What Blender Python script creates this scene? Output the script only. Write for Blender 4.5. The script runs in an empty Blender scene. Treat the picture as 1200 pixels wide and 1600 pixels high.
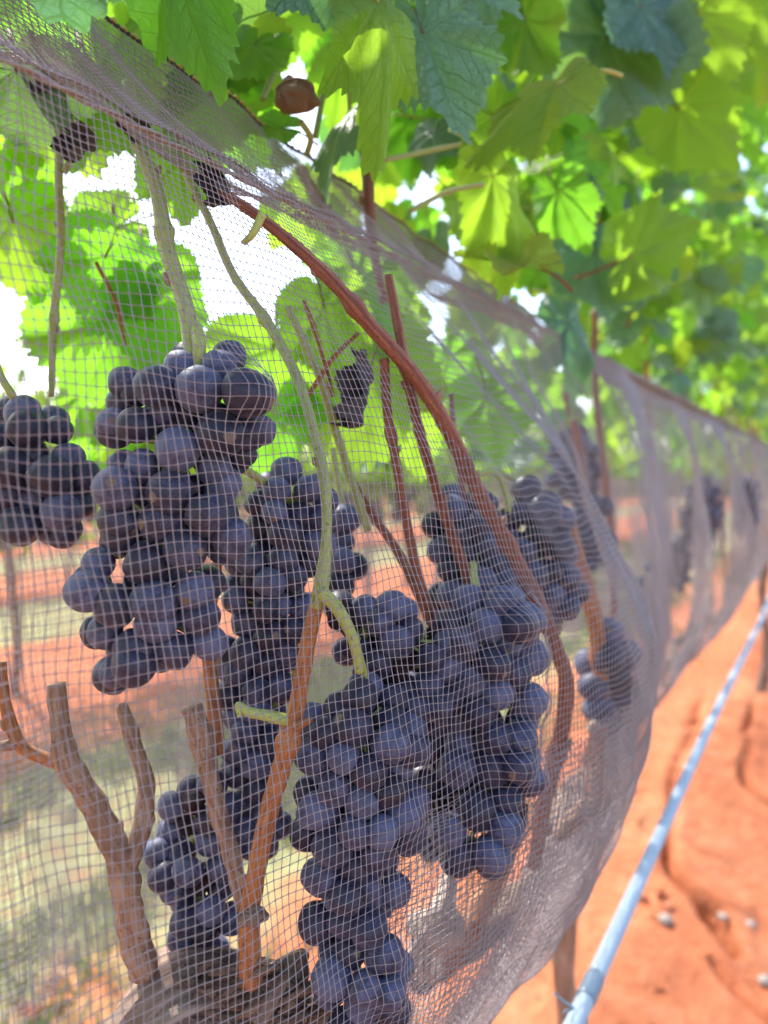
import bpy, bmesh, math, random
import numpy as np
from mathutils import Vector, Matrix, noise
R = math.radians
random.seed(7); rng = np.random.default_rng(7)
SC = bpy.context.scene
COL = SC.collection

# ------------------------------------------------------------ camera, sky, sun
H = 1.15                                   # height of the lens above the soil
YAW, PITCH = R(31.0), R(2.97)
FPX = 1155.6
cam_d = bpy.data.cameras.new('camera'); cam = bpy.data.objects.new('camera', cam_d); COL.objects.link(cam)
cam.location = (0, 0, H); cam.rotation_euler = (R(90)-PITCH, 0, YAW)
cam_d.sensor_fit = 'VERTICAL'; cam_d.sensor_height = 36; cam_d.sensor_width = 27; cam_d.lens = 26
cam_d.clip_start = 0.02; cam_d.clip_end = 500
cam_d.dof.use_dof = True; cam_d.dof.focus_distance = 0.345; cam_d.dof.aperture_fstop = 5.6
SC.camera = cam
SUN_EL, SUN_AZ = R(52), R(-70)             # azimuth measured from +Y towards +X (sun stands behind the row)
w = bpy.data.worlds.new('World'); SC.world = w; w.use_nodes = True
nt = w.node_tree; nt.nodes.clear()
sky = nt.nodes.new('ShaderNodeTexSky'); sky.sky_type = 'NISHITA'; sky.sun_disc = False
sky.sun_elevation = SUN_EL; sky.sun_rotation = SUN_AZ; sky.dust_density = 2.0; sky.air_density = 1.0
bg = nt.nodes.new('ShaderNodeBackground'); bg.inputs['Strength'].default_value = 0.15
wo = nt.nodes.new('ShaderNodeOutputWorld')
nt.links.new(sky.outputs[0], bg.inputs[0]); nt.links.new(bg.outputs[0], wo.inputs[0])
sd = bpy.data.lights.new('sun', 'SUN'); sd.energy = 2.35; sd.angle = R(0.6); sd.color = (1, .95, .87)
so = bpy.data.objects.new('sun', sd); COL.objects.link(so)
dvec = Vector((math.sin(SUN_AZ)*math.cos(SUN_EL), math.cos(SUN_AZ)*math.cos(SUN_EL), math.sin(SUN_EL)))
so.rotation_euler = dvec.to_track_quat('Z', 'Y').to_euler(); so.location = dvec*8
SC.view_settings.view_transform = 'Standard'; SC.view_settings.look = 'None'
SC.view_settings.gamma = 1; SC.view_settings.use_curve_mapping = False
SC.view_settings.exposure = 1.85

cy, sy, cp, sp_ = math.cos(YAW), math.sin(YAW), math.cos(PITCH), math.sin(PITCH)
def ray(px, py):
    xc, yc = (px-600)/FPX, -(py-800)/FPX
    up = yc*cp - sp_; fw = cp + yc*sp_
    return Vector((xc*cy - fw*sy, xc*sy + fw*cy, up))
def P(px, py, t):
    return Vector((0, 0, H)) + ray(px, py)*t
def G(px, py, z=0.0):                       # where the line of sight meets the soil
    d = ray(px, py); return Vector((0, 0, H)) + d*((z-H)/d.z)
def proj(p):
    q = Vector(p) - Vector((0, 0, H))
    r = q.x*cy + q.y*sy; f = -q.x*sy + q.y*cy
    z = f*cp - q.z*sp_; u = q.z*cp + f*sp_
    if z <= 1e-4: return None
    return 600+FPX*r/z, 800-FPX*u/z, z

# ------------------------------------------------------------ naming helpers
def props(o, label=None, cat=None, group=None, kind=None):
    if label: o['label'] = label
    if cat: o['category'] = cat
    if group: o['group'] = group
    if kind: o['kind'] = kind
    return o
def empty(name, loc, label, cat, group=None):
    o = bpy.data.objects.new(name, None); COL.objects.link(o); o.location = loc; o.empty_display_size = .02
    return props(o, label, cat, group)
def link(name, me, parent=None, mat=None):
    o = bpy.data.objects.new(name, me); COL.objects.link(o)
    if mat is not None and not me.materials: me.materials.append(mat)
    if parent: o.parent = parent; o.matrix_parent_inverse = Matrix.Identity(4)
    return o
def pydata(name, V, F, smooth=True):
    me = bpy.data.meshes.new(name); me.from_pydata([tuple(v) for v in V], [], F)
    if smooth: me.polygons.foreach_set('use_smooth', [True]*len(me.polygons))
    me.update(); return me
def np_mesh(name, V, Q, smooth=True):
    me = bpy.data.meshes.new(name); V = np.asarray(V, np.float32); Q = np.asarray(Q, np.int32)
    me.vertices.add(len(V)); me.vertices.foreach_set('co', V.ravel())
    k = Q.shape[1]; me.loops.add(Q.size); me.loops.foreach_set('vertex_index', Q.ravel())
    me.polygons.add(len(Q)); me.polygons.foreach_set('loop_start', np.arange(0, Q.size, k, dtype=np.int32))
    me.polygons.foreach_set('loop_total', np.full(len(Q), k, np.int32))
    if smooth: me.polygons.foreach_set('use_smooth', np.ones(len(Q), bool))
    me.update(); me.validate(); return me

# ------------------------------------------------------------ materials
def newmat(name):
    m = bpy.data.materials.new(name); m.use_nodes = True; t = m.node_tree; t.nodes.clear()
    out = t.nodes.new('ShaderNodeOutputMaterial')
    return m, t, out
class NB:
    def __init__(s, t): s.t = t
    def n(s, typ, **kw):
        nd = s.t.nodes.new(typ)
        for k, v in kw.items():
            if k.startswith('i_'): 
                key = k[2:]; key = int(key) if key.isdigit() else key.replace('_', ' ')
                if hasattr(v, 'links') or isinstance(v, bpy.types.NodeSocket): s.t.links.new(v, nd.inputs[key])
                else: nd.inputs[key].default_value = v
            else: setattr(nd, k, v)
        return nd
    def m(s, op, a, b=None, c=None, clamp=False):
        nd = s.t.nodes.new('ShaderNodeMath'); nd.operation = op; nd.use_clamp = clamp
        for i, x in enumerate((a, b, c)):
            if x is None: continue
            if isinstance(x, bpy.types.NodeSocket): s.t.links.new(x, nd.inputs[i])
            else: nd.inputs[i].default_value = x
        return nd.outputs[0]
    def ramp(s, fac, stops):
        nd = s.t.nodes.new('ShaderNodeValToRGB'); s.t.links.new(fac, nd.inputs[0])
        e = nd.color_ramp.elements
        while len(e) < len(stops): e.new(.5)
        for el, (p, c) in zip(e, stops): el.position = p; el.color = (*c, 1)
        return nd.outputs[0]
    def mix(s, f, a, b, blend='MIX'):
        nd = s.t.nodes.new('ShaderNodeMix'); nd.data_type = 'RGBA'; nd.blend_type = blend
        for i, x in ((0, f), (6, a), (7, b)):
            if isinstance(x, bpy.types.NodeSocket): s.t.links.new(x, nd.inputs[i])
            else: nd.inputs[i].default_value = x if i == 0 else (*x, 1)
        return nd.outputs[2]
    def noise(s, scale, detail=4, vec=None, rough=.55, dist=0):
        nd = s.n('ShaderNodeTexNoise'); nd.inputs['Scale'].default_value = scale
        nd.inputs['Detail'].default_value = detail; nd.inputs['Roughness'].default_value = rough
        nd.inputs['Distortion'].default_value = dist
        if vec is not None: s.t.links.new(vec, nd.inputs['Vector'])
        return nd.outputs['Fac']

def leaf_mat(name, col, trans, vein, gloss=.42, spots=.25, tw=.5, sky_sheen=None):
    m, t, out = newmat(name); b = NB(t)
    tc = b.n('ShaderNodeTexCoord'); uv = tc.outputs['UV']
    wob = b.n('ShaderNodeTexNoise'); wob.inputs['Scale'].default_value = 5; t.links.new(uv, wob.inputs['Vector'])
    off = b.n('ShaderNodeVectorMath', operation='MULTIPLY_ADD')
    t.links.new(wob.outputs['Color'], off.inputs[0]); off.inputs[1].default_value = (.05, .05, 0); 
    sub = b.n('ShaderNodeVectorMath', operation='SUBTRACT'); t.links.new(uv, sub.inputs[0]); sub.inputs[1].default_value = (.025, .025, 0)
    t.links.new(sub.outputs[0], off.inputs[2])
    sx = b.n('ShaderNodeSeparateXYZ'); t.links.new(off.outputs[0], sx.inputs[0])
    x, y = sx.outputs[0], sx.outputs[1]
    r = b.m('SQRT', b.m('ADD', b.m('MULTIPLY', x, x), b.m('MULTIPLY', y, y)))
    th = b.m('ABSOLUTE', b.m('ARCTAN2', x, y))
    th = b.m('MINIMUM', th, R(129))
    ph = b.m('SUBTRACT', b.m('MODULO', b.m('ADD', th, R(26)), R(52)), R(26))
    a_ = b.m('MULTIPLY', r, b.m('COSINE', ph)); bb = b.m('ABSOLUTE', b.m('MULTIPLY', r, b.m('SINE', ph)))
    wd = b.m('MAXIMUM', b.m('SUBTRACT', .022, b.m('MULTIPLY', a_, .015)), .005)
    main = b.m('SUBTRACT', 1, b.m('DIVIDE', bb, wd), clamp=True)
    fr = b.m('FRACT', b.m('DIVIDE', b.m('SUBTRACT', a_, b.m('MULTIPLY', bb, .95)), .135))
    dist = b.m('MULTIPLY', b.m('ABSOLUTE', b.m('SUBTRACT', fr, .5)), .1)
    sec = b.m('MULTIPLY', b.m('SUBTRACT', 1, b.m('DIVIDE', dist, .007), clamp=True), .75)
    vo = b.n('ShaderNodeTexVoronoi', feature='DISTANCE_TO_EDGE'); vo.inputs['Scale'].default_value = 17
    t.links.new(off.outputs[0], vo.inputs['Vector'])
    ter = b.m('MULTIPLY', b.m('SUBTRACT', 1, b.m('DIVIDE', vo.outputs['Distance'], .06), clamp=True), .3)
    v = b.m('MAXIMUM', main, b.m('MAXIMUM', sec, ter))
    oi = b.n('ShaderNodeObjectInfo')
    hs = b.n('ShaderNodeHueSaturation'); hs.inputs['Color'].default_value = (*col, 1)
    t.links.new(b.m('ADD', b.m('MULTIPLY', oi.outputs['Random'], .05), .475), hs.inputs['Hue'])
    t.links.new(b.m('ADD', b.m('MULTIPLY', oi.outputs['Random'], .5), .75), hs.inputs['Value'])
    c = b.mix(b.m('MULTIPLY', b.noise(3, 4, tc.outputs['Object']), .5), hs.outputs[0], tuple(min(1, q*1.7) for q in col))
    if sky_sheen: c = b.mix(b.m('MULTIPLY', b.noise(9, 5, uv), .55), c, sky_sheen)  # patchy sky sheen mixed into the blade colour
    c = b.mix(b.m('MULTIPLY', v, .85), c, vein)
    sn = b.noise(11, 3, uv); sm = b.m('MULTIPLY', b.m('GREATER_THAN', sn, .70), spots)
    rr = b.m('MULTIPLY', b.m('MULTIPLY', b.m('SUBTRACT', r, .62, clamp=True), b.noise(4, 2, uv)), 2.2, clamp=True)
    c = b.mix(b.m('MULTIPLY', rr, spots), c, (.30, .22, .04))
    c = b.mix(sm, c, (.22, .06, .02))
    bsdf = b.n('ShaderNodeBsdfPrincipled'); t.links.new(c, bsdf.inputs['Base Color'])
    bsdf.inputs['Roughness'].default_value = gloss; bsdf.inputs['Specular IOR Level'].default_value = .55
    tr = b.n('ShaderNodeBsdfTranslucent')
    tcx = b.mix(b.m('MULTIPLY', v, .55), trans, tuple(q*.45 for q in trans))
    hs2 = b.n('ShaderNodeHueSaturation'); t.links.new(tcx, hs2.inputs['Color'])
    t.links.new(b.m('ADD', b.m('MULTIPLY', oi.outputs['Random'], .04), .48), hs2.inputs['Hue'])
    t.links.new(hs2.outputs[0], tr.inputs['Color'])
    bp = b.n('ShaderNodeBump'); bp.inputs['Strength'].default_value = .8; bp.inputs['Distance'].default_value = .002
    t.links.new(b.m('ADD', b.m('MULTIPLY', v, -1), b.m('MULTIPLY', b.noise(22, 2, uv), .8)), bp.inputs['Height'])
    t.links.new(bp.outputs[0], bsdf.inputs['Normal'])
    ms = b.n('ShaderNodeMixShader'); ms.inputs[0].default_value = tw
    t.links.new(bsdf.outputs[0], ms.inputs[1]); t.links.new(tr.outputs[0], ms.inputs[2]); t.links.new(ms.outputs[0], out.inputs[0])
    return m
M = {}
M['leaf'] = leaf_mat('leaf_green', (.055, .14, .025), (.38, .78, .04), (.24, .36, .10))
M['leaf_y'] = leaf_mat('leaf_yellow_green', (.09, .17, .03), (.46, .78, .04), (.24, .30, .09), .5, .6)
M['leaf_b'] = leaf_mat('leaf_blue_sky_sheen', (.055, .13, .085), (.22, .5, .07), (.14, .26, .18), .33, .1, .35, sky_sheen=(.26, .40, .42))  # blue-green leaf with pale sky reflection painted into its colour
M['leaf_o'] = leaf_mat('leaf_olive', (.085, .15, .03), (.40, .66, .05), (.24, .30, .09), .6, .7)
M['leaf_d'] = leaf_mat('leaf_dry', (.06, .048, .065), (.06, .04, .04), (.10, .07, .06), .7, .3, .15)

def bark_mat(name, c1, c2, c3, scale=60, rough=.75, bump=.6, stretch=.12):
    m, t, out = newmat(name); b = NB(t)
    tc = b.n('ShaderNodeTexCoord')
    mp = b.n('ShaderNodeMapping'); t.links.new(tc.outputs['UV'], mp.inputs[0]); mp.inputs['Scale'].default_value = (1, stretch, 1)
    n1 = b.noise(scale, 6, mp.outputs[0], .65, .4); n2 = b.noise(28, 4, tc.outputs['Object'], .6)
    c = b.ramp(n1, [(.3, c1), (.52, c2), (.72, c3)])
    c = b.mix(b.m('MULTIPLY', b.m('SUBTRACT', n2, .5, clamp=True), 3, clamp=True), c, c1)
    dots = b.noise(420, 2, tc.outputs['Object'])
    c = b.mix(b.m('MULTIPLY', b.m('GREATER_THAN', dots, .66), .6), c, tuple(q*.35 for q in c1))
    p = b.n('ShaderNodeBsdfPrincipled'); t.links.new(c, p.inputs['Base Color']); p.inputs['Roughness'].default_value = rough
    bp = b.n('ShaderNodeBump'); bp.inputs['Strength'].default_value = bump; bp.inputs['Distance'].default_value = .0016
    t.links.new(n1, bp.inputs['Height']); t.links.new(bp.outputs[0], p.inputs['Normal'])
    t.links.new(p.outputs[0], out.inputs[0]); return m
M['cane'] = bark_mat('cane_orange', (.20, .065, .025), (.42, .15, .05), (.50, .24, .10), 17, .55, .9)
M['cane_red'] = bark_mat('cane_red_brown', (.15, .05, .03), (.30, .10, .06), (.40, .20, .12), 17, .6, .9)
M['cane_old'] = bark_mat('cane_weathered', (.17, .09, .06), (.34, .20, .13), (.46, .34, .27), 15, .85, 1)
M['bark'] = bark_mat('shaggy_bark', (.09, .055, .045), (.24, .16, .12), (.42, .32, .27), 20, .9, 1, .04)
M['pale_bark'] = bark_mat('peeled_pale_bark', (.20, .14, .11), (.50, .40, .34), (.75, .68, .62), 22, .9, 1, .1)
M['shoot'] = bark_mat('green_shoot', (.20, .22, .07), (.34, .38, .12), (.42, .42, .20), 30, .5, .2)
M['stem'] = bark_mat('fresh_stem', (.26, .30, .07), (.38, .44, .11), (.46, .44, .18), 30, .5, .2)

def simple(name, col, rough=.6, metal=0, var=None, scale=40, bump=0):
    m, t, out = newmat(name); b = NB(t); tc = b.n('ShaderNodeTexCoord')
    n1 = b.noise(scale, 4, tc.outputs['Object'])
    c = b.mix(n1, col, var or tuple(q*.7 for q in col))
    p = b.n('ShaderNodeBsdfPrincipled'); t.links.new(c, p.inputs['Base Color'])
    p.inputs['Roughness'].default_value = rough; p.inputs['Metallic'].default_value = metal
    if bump:
        bp = b.n('ShaderNodeBump'); bp.inputs['Strength'].default_value = bump; bp.inputs['Distance'].default_value = .002
        t.links.new(n1, bp.inputs['Height']); t.links.new(bp.outputs[0], p.inputs['Normal'])
    t.links.new(p.outputs[0], out.inputs[0]); return m
M['net'] = simple('grey_net_yarn', (.33, .285, .30), .5, 0, (.25, .21, .222), 90)
M['hem'] = simple('dark_hem_cord', (.05, .045, .045), .7)
M['stitch'] = simple('yellow_stitching', (.55, .42, .12), .6)
M['wire'] = simple('trellis_wire', (.22, .16, .14), .5, .2, (.34, .29, .28), 200)
M['pipe'] = simple('sky_tinted_pipe', (.33, .43, .52), .65, .0, (.40, .48, .55), 12)  # the sky's reflection is put into this pale blue base colour
M['pipe_d'] = simple('grey_blue_joint', (.22, .30, .38), .4)
M['stone'] = simple('pale_stone', (.5, .42, .36), .9, 0, (.34, .26, .2), 60, .5)
M['raisin'] = simple('shrivelled_berry', (.07, .02, .03), .65, 0, (.03, .012, .025), 300, 1)
M['post'] = simple('grey_post', (.3, .27, .24), .8, 0, (.2, .17, .15), 30, .6)
M['grassm'] = simple('dry_green_grass', (.16, .26, .09), .7, 0, (.34, .34, .18), 2)
M['curl'] = simple('dry_brown_curl', (.42, .17, .07), .7, 0, (.30, .24, .20), 120, .8)
M['foliage'] = leaf_mat('far_foliage', (.07, .15, .03), (.30, .55, .04), (.12, .2, .05))

def berry_mat():
    m, t, out = newmat('grape_skin'); b = NB(t); tc = b.n('ShaderNodeTexCoord'); oi = b.n('ShaderNodeObjectInfo')
    mp = b.n('ShaderNodeVectorMath', operation='ADD'); t.links.new(tc.outputs['Object'], mp.inputs[0])
    cb = b.n('ShaderNodeCombineXYZ'); t.links.new(b.m('MULTIPLY', oi.outputs['Random'], 37), cb.inputs[0]); t.links.new(cb.outputs[0], mp.inputs[1])
    n1 = b.noise(1.1, 5, mp.outputs[0], .6, .6); n2 = b.noise(7, 6, mp.outputs[0], .7)
    n3 = b.noise(38, 2, mp.outputs[0])
    bloom = b.m('MULTIPLY', b.m('ADD', b.m('MULTIPLY', n1, 1.0), b.m('MULTIPLY', n2, .55)), b.m('ADD', .55, b.m('MULTIPLY', oi.outputs['Random'], .55)))
    c = b.ramp(bloom, [(.34, (.009, .008, .020)), (.58, (.024, .024, .058)), (.86, (.10, .112, .205))])
    red = b.m('MULTIPLY', b.m('SUBTRACT', b.noise(1.6, 2, mp.outputs[0]), .56, clamp=True), 3, clamp=True)
    c = b.mix(b.m('MULTIPLY', red, .6), c, (.045, .014, .026))
    sz = b.n('ShaderNodeSeparateXYZ'); t.links.new(tc.outputs['Object'], sz.inputs[0])
    c = b.mix(b.m('GREATER_THAN', sz.outputs[2], 1.015), c, (.16, .11, .08))
    c = b.mix(b.m('MULTIPLY', b.m('GREATER_THAN', n3, .73), .5), c, (.20, .15, .13))
    p = b.n('ShaderNodeBsdfPrincipled'); t.links.new(c, p.inputs['Base Color'])
    t.links.new(b.m('ADD', .28, b.m('MULTIPLY', bloom, .38)), p.inputs['Roughness'])
    p.inputs['Specular IOR Level'].default_value = .45
    p.inputs['Sheen Weight'].default_value = .12; p.inputs['Sheen Tint'].default_value = (.6, .65, .9, 1)
    bp = b.n('ShaderNodeBump'); bp.inputs['Strength'].default_value = .15; bp.inputs['Distance'].default_value = .0006
    t.links.new(n2, bp.inputs['Height']); t.links.new(bp.outputs[0], p.inputs['Normal'])
    t.links.new(p.outputs[0], out.inputs[0]); return m
M['berry'] = berry_mat()

def ground_mat():
    m, t, out = newmat('red_soil'); b = NB(t); tc = b.n('ShaderNodeTexCoord'); ob = tc.outputs['Object']
    n1 = b.noise(1.6, 6, ob, .6, .3); n2 = b.noise(14, 6, ob, .65); n3 = b.noise(120, 3, ob)
    c = b.ramp(b.m('ADD', b.m('MULTIPLY', n1, .6), b.m('MULTIPLY', n2, .4)), [(.32, (.33, .095, .045)), (.5, (.45, .145, .066)), (.7, (.55, .225, .12))])
    c = b.mix(b.m('MULTIPLY', b.m('GREATER_THAN', n3, .66), .4), c, (.62, .40, .28))
    # mown grass lane between the rows: thin cover over the soil
    sx = b.n('ShaderNodeSeparateXYZ'); t.links.new(ob, sx.inputs[0])
    lane = b.m('ABSOLUTE', b.m('SUBTRACT', b.m('FRACT', b.m('DIVIDE', b.m('ADD', sx.outputs[0], .25+34), 3.4)), .5))  # 0 mid lane, .5 at row
    lane = b.m('SUBTRACT', .235, b.m('ADD', lane, b.m('MULTIPLY', b.m('SUBTRACT', n1, .5), .35)))
    lm = b.m('MULTIPLY', lane, 14, clamp=True)
    g = b.ramp(n2, [(.3, (.36, .20, .11)), (.5, (.22, .27, .12)), (.7, (.34, .38, .22))])
    c = b.mix(b.m('MULTIPLY', lm, .85), c, g)
    p = b.n('ShaderNodeBsdfPrincipled'); t.links.new(c, p.inputs['Base Color']); p.inputs['Roughness'].default_value = .95
    p.inputs['Specular IOR Level'].default_value = .1
    bp = b.n('ShaderNodeBump'); bp.inputs['Strength'].default_value = .9; bp.inputs['Distance'].default_value = .03
    t.links.new(n2, bp.inputs['Height']); t.links.new(bp.outputs[0], p.inputs['Normal'])
    t.links.new(p.outputs[0], out.inputs[0]); return m
M['ground'] = ground_mat()

# ------------------------------------------------------------ shape helpers
def spline(pts, n):
    """Catmull-Rom through rows of numbers, n samples per span"""
    A = np.array(pts, float)
    if len(A) == 2: return np.array([A[0]*(1-s)+A[1]*s for s in np.linspace(0, 1, n+1)])
    A = np.vstack([2*A[0]-A[1], A, 2*A[-1]-A[-2]]); out = []
    for i in range(1, len(A)-2):
        p0, p1, p2, p3 = A[i-1:i+3]
        for s in np.arange(n)/n:
            out.append(.5*((2*p1)+(-p0+p2)*s+(2*p0-5*p1+4*p2-p3)*s*s+(-p0+3*p1-3*p2+p3)*s**3))
    out.append(A[-2]); return np.array(out)
def tube_data(C, rad, sides=8, rough=0, freq=60, seed=0, nodes=0, ridges=0, cap=True):
    C = np.asarray(C, float); n = len(C)
    rad = np.full(n, rad) if np.isscalar(rad) else np.asarray(rad)
    T = np.gradient(C, axis=0); T /= np.linalg.norm(T, axis=1)[:, None]+1e-12
    up = np.array([.3, .2, 1.0]); V = []; UV = []
    L = np.concatenate([[0], np.cumsum(np.linalg.norm(np.diff(C, axis=0), axis=1))])
    a = np.cross(T[0], up); a /= np.linalg.norm(a)
    for i in range(n):
        a = a - T[i]*a.dot(T[i]); a /= np.linalg.norm(a)+1e-12; b = np.cross(T[i], a)
        rr = rad[i]
        if nodes:
            q = ((L[i]+seed*.013) / nodes) % 1; q = min(q, 1-q); rr *= 1+.38*math.exp(-(q*nodes/.0045)**2)
        for k in range(sides):
            an = 2*math.pi*k/sides; d = a*math.cos(an)+b*math.sin(an); r2 = rr
            if ridges: r2 *= 1+.16*math.sin(ridges*an+3*noise.noise(Vector((L[i]*9, seed, 0))))+.12*math.sin(2*an+L[i]*20)
            p = C[i]+d*r2
            if ridges:
                q_ = Vector((math.cos(an)*ridges*.8+seed, math.sin(an)*ridges*.8, L[i]*16)); p = p+d*rr*rough*.9*noise.noise(q_)+d*rr*.22*noise.noise(q_*2.7)
            elif rough: p = p + d*rr*rough*noise.noise(Vector((p[0]*freq+seed, p[1]*freq, p[2]*freq)))
            V.append(p); UV.append((k/sides, L[i]/(2*math.pi*max(rad.mean(), 1e-4))))
    F = [(i*sides+k, i*sides+(k+1) % sides, (i+1)*sides+(k+1) % sides, (i+1)*sides+k) for i in range(n-1) for k in range(sides)]
    if cap: F += [tuple(range(sides))[::-1], tuple(range((n-1)*sides, n*sides))]
    return V, F, UV
class MB:
    def __init__(s): s.V = []; s.F = []; s.UV = []; s.mi = []
    def add(s, V, F, UV=None, mi=0):
        o = len(s.V); s.V += list(V); s.F += [tuple(i+o for i in f) for f in F]; s.UV += list(UV) if UV else [(v[0], v[1]) for v in V]; s.mi += [mi]*len(F)
    def mesh(s, name, mats):
        me = pydata(name, s.V, s.F)
        uv = me.uv_layers.new(name='uv'); idx = np.zeros(len(me.loops), np.int32); me.loops.foreach_get('vertex_index', idx)
        uv.data.foreach_set('uv', np.array(s.UV, np.float32)[idx].ravel())
        for m in mats: me.materials.append(m)
        me.polygons.foreach_set('material_index', s.mi); me.update(); return me
def tube(name, pts, rads, mat, parent=None, n=8, sides=9, **kw):
    """pts in world coordinates; becomes a child of parent (an Empty with no rotation)"""
    Q = [list(p)+[r] for p, r in zip(pts, rads)]
    S = spline(Q, n); C = S[:, :3]
    if parent: C = C - np.array(parent.location)
    mb = MB(); mb.add(*tube_data(C, np.maximum(S[:, 3], .0003), sides, **kw))
    return link(name, mb.mesh(name, [mat]), parent)

# ------------------------------------------------------------ leaf shapes
def leaf_mesh(name, mat, petmat, seed, cup=.0, droop=.3, ripple=.05, fold=.0, curl=0, spokes=190, rings=14, pet=True, lob=1.0):
    rs = np.random.default_rng(seed)
    ang = np.radians([0, 14, 26, 40, 52, 66, 80, 93, 104, 120, 138, 155, 168, 177])
    rad = np.array([1.0, .86, .74, .76, .84, .74, .64, .62, .64, .57, .53, .47, .40, .12])
    rad = .78+(rad-.78)*lob if lob != 1 else rad
    rad = rad*(1+rs.normal(0, .03, len(rad))); rad[-1] = .1
    th = np.linspace(-math.pi*.985, math.pi*.985, spokes)
    base = np.interp(np.abs(th), ang, rad)
    base = base*(1+.03*np.sin(th*3+rs.uniform(0, 6)))
    teeth = 46; q = (np.abs(th)/math.pi*teeth/2*1.0+rs.uniform(0, 1)) % 1
    tooth = np.where(q < .65, q/.65, (1-q)/.35)
    base = base*(1+.10*(tooth-.4)*(.55+.9*np.interp(np.abs(th)/math.pi*teeth/2+(th > 0)*40, np.arange(90), rs.uniform(0, 1, 90)))*(1-np.clip((np.abs(th)-2.6)*2, 0, 1)))
    fr = np.linspace(0, 1, rings+1)[1:]**.85
    V = [(0, 0, 0)]; UV = [(0, 0)]; p1, p2 = rs.uniform(0, 6, 2)
    for f in fr:
        for a, r in zip(th, base):
            x, y = math.sin(a)*r*f, math.cos(a)*r*f; rr = r*f
            z = ripple*rr*rr*math.sin(a*5+p1)*2.0 + ripple*1.2*rr*rr*math.sin(a*9+p2) + cup*rr*rr - droop*max(y, 0)**2*.6 - fold*abs(x) 
            ph = ((abs(a)+R(26)) % R(52))-R(26); z += .045*min(1, abs(ph)/.25)*math.sin(min(rr, 1)*math.pi)   # pillowed between the veins
            z += .02*noise.noise(Vector((x*5+seed, y*5, 0)))
            V.append([x, y, z]); UV.append((x, y))
    F = [(0, 1+k, 2+k) for k in range(spokes-1)]
    for i in range(rings-1):
        for k in range(spokes-1):
            a = 1+i*spokes+k; F.append((a, a+spokes, a+spokes+1, a+1))
    if curl:
        for v in V[1:]:
            x, y, z = v; k = curl; v[0] = math.sin(x*k)/k; v[2] = z+(1-math.cos(x*k))/k
            y2 = v[1]; v[1] = math.sin(y2*k*.7)/(k*.7); v[2] += (1-math.cos(y2*k*.7))/(k*.7)
            nn = noise.noise(Vector((x*3+seed, y*3, 1)))*.25; v[0] += nn*.5; v[2] += nn
    mb = MB(); mb.add(V, F, UV)
    if pet:
        C = spline([(0, .02, -.005), (0, -.25, -.03), (.03, -.5, -.14), (.05, -.7, -.3)], 5)
        mb.add(*tube_data(C, np.linspace(.016, .024, len(C)), 6), mi=1)
    return mb.mesh(name, [mat, petmat])
LV = {}
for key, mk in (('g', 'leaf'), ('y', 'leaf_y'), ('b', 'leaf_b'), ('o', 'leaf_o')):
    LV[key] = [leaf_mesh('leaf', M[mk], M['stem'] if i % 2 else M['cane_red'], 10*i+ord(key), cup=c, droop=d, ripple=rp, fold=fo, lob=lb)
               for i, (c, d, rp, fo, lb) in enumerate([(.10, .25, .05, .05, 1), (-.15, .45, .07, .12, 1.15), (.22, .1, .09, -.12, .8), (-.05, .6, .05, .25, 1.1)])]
LV['d'] = [leaf_mesh('leaf', M['leaf_d'], M['cane_red'], 70+i, ripple=.15, curl=2.6+i*.5, spokes=120, rings=12) for i in range(2)]

def leaf_at(parent, base, tip, key='g', roll=0, wide=1.0, var=None, facing=None):
    base, tip = Vector(base), Vector(tip); y = tip-base; L = y.length; y.normalize()
    f = facing if facing is not None else (Vector((0, 0, H))-(base+tip)/2)
    z = (f - y*f.dot(y)).normalized(); z = Matrix.Rotation(roll, 3, y) @ z; x = y.cross(z)
    vs = LV[key]; me = vs[var % len(vs)] if var is not None else random.choice(vs)
    o = link('leaf', me, parent)
    m = Matrix((x, y, z)).transposed().to_4x4() @ Matrix.Diagonal((L*wide, L, L, 1))
    m.translation = base-Vector(parent.location); o.matrix_basis = m
    return o

# ------------------------------------------------------------ ground
SHADOW_GROOVES = [([(1095, 1060), (1085, 1130), (1055, 1200), (1048, 1270), (1043, 1335), (1070, 1380), (1100, 1405), (1118, 1440), (1150, 1495)], [8, 8, 8, 9, 10, 12, 15, 17, 10]),  # thin winding shadows on the soil, shaped here as grooves
           ([(1168, 1090), (1172, 1150), (1160, 1200), (1175, 1235), (1230, 1275)], [6, 7, 7, 8, 10]),
           ([(1112, 1500), (1150, 1545), (1210, 1600), (1300, 1680)], [6, 7, 8, 8]),
           ([(1005, 1110), (1000, 1180), (975, 1260)], [6, 6, 6])]
GL = []
for pts, ws in SHADOW_GROOVES:
    wp = []
    for (px, py), wd in zip(pts, ws):
        g = G(px, py); wp.append([g.x, g.y, 1.15*wd*(Vector(g)-Vector((0, 0, H))).length/FPX])
    GL.append(spline(wp, 6))
def terrain(X, Y):
    Z = np.zeros_like(X)
    for i in range(X.size):
        x, y = X.flat[i], Y.flat[i]
        z = .035*noise.noise(Vector((x*1.3, y*1.3, 0)))+.012*noise.noise(Vector((x*6, y*6, 3)))+.005*noise.noise(Vector((x*22, y*22, 5)))
        Z.flat[i] = z
    for S in GL:
        D = np.full(X.shape, 9.); Wd = np.full(X.shape, .02)
        for s in S:
            d = np.hypot(X-s[0], Y-s[1]); k = d < D; D[k] = d[k]; Wd[k] = s[2]
        Z -= 2.5*Wd*np.exp(-(D/(Wd*.68))**4); Z += .25*Wd*np.exp(-((D-Wd*1.6)/(Wd*.8))**2)
    return Z
def axis(parts):
    a = []
    for lo, hi, st in parts: a += list(np.arange(lo, hi, st))
    return np.array(a+[parts[-1][1]])
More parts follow.
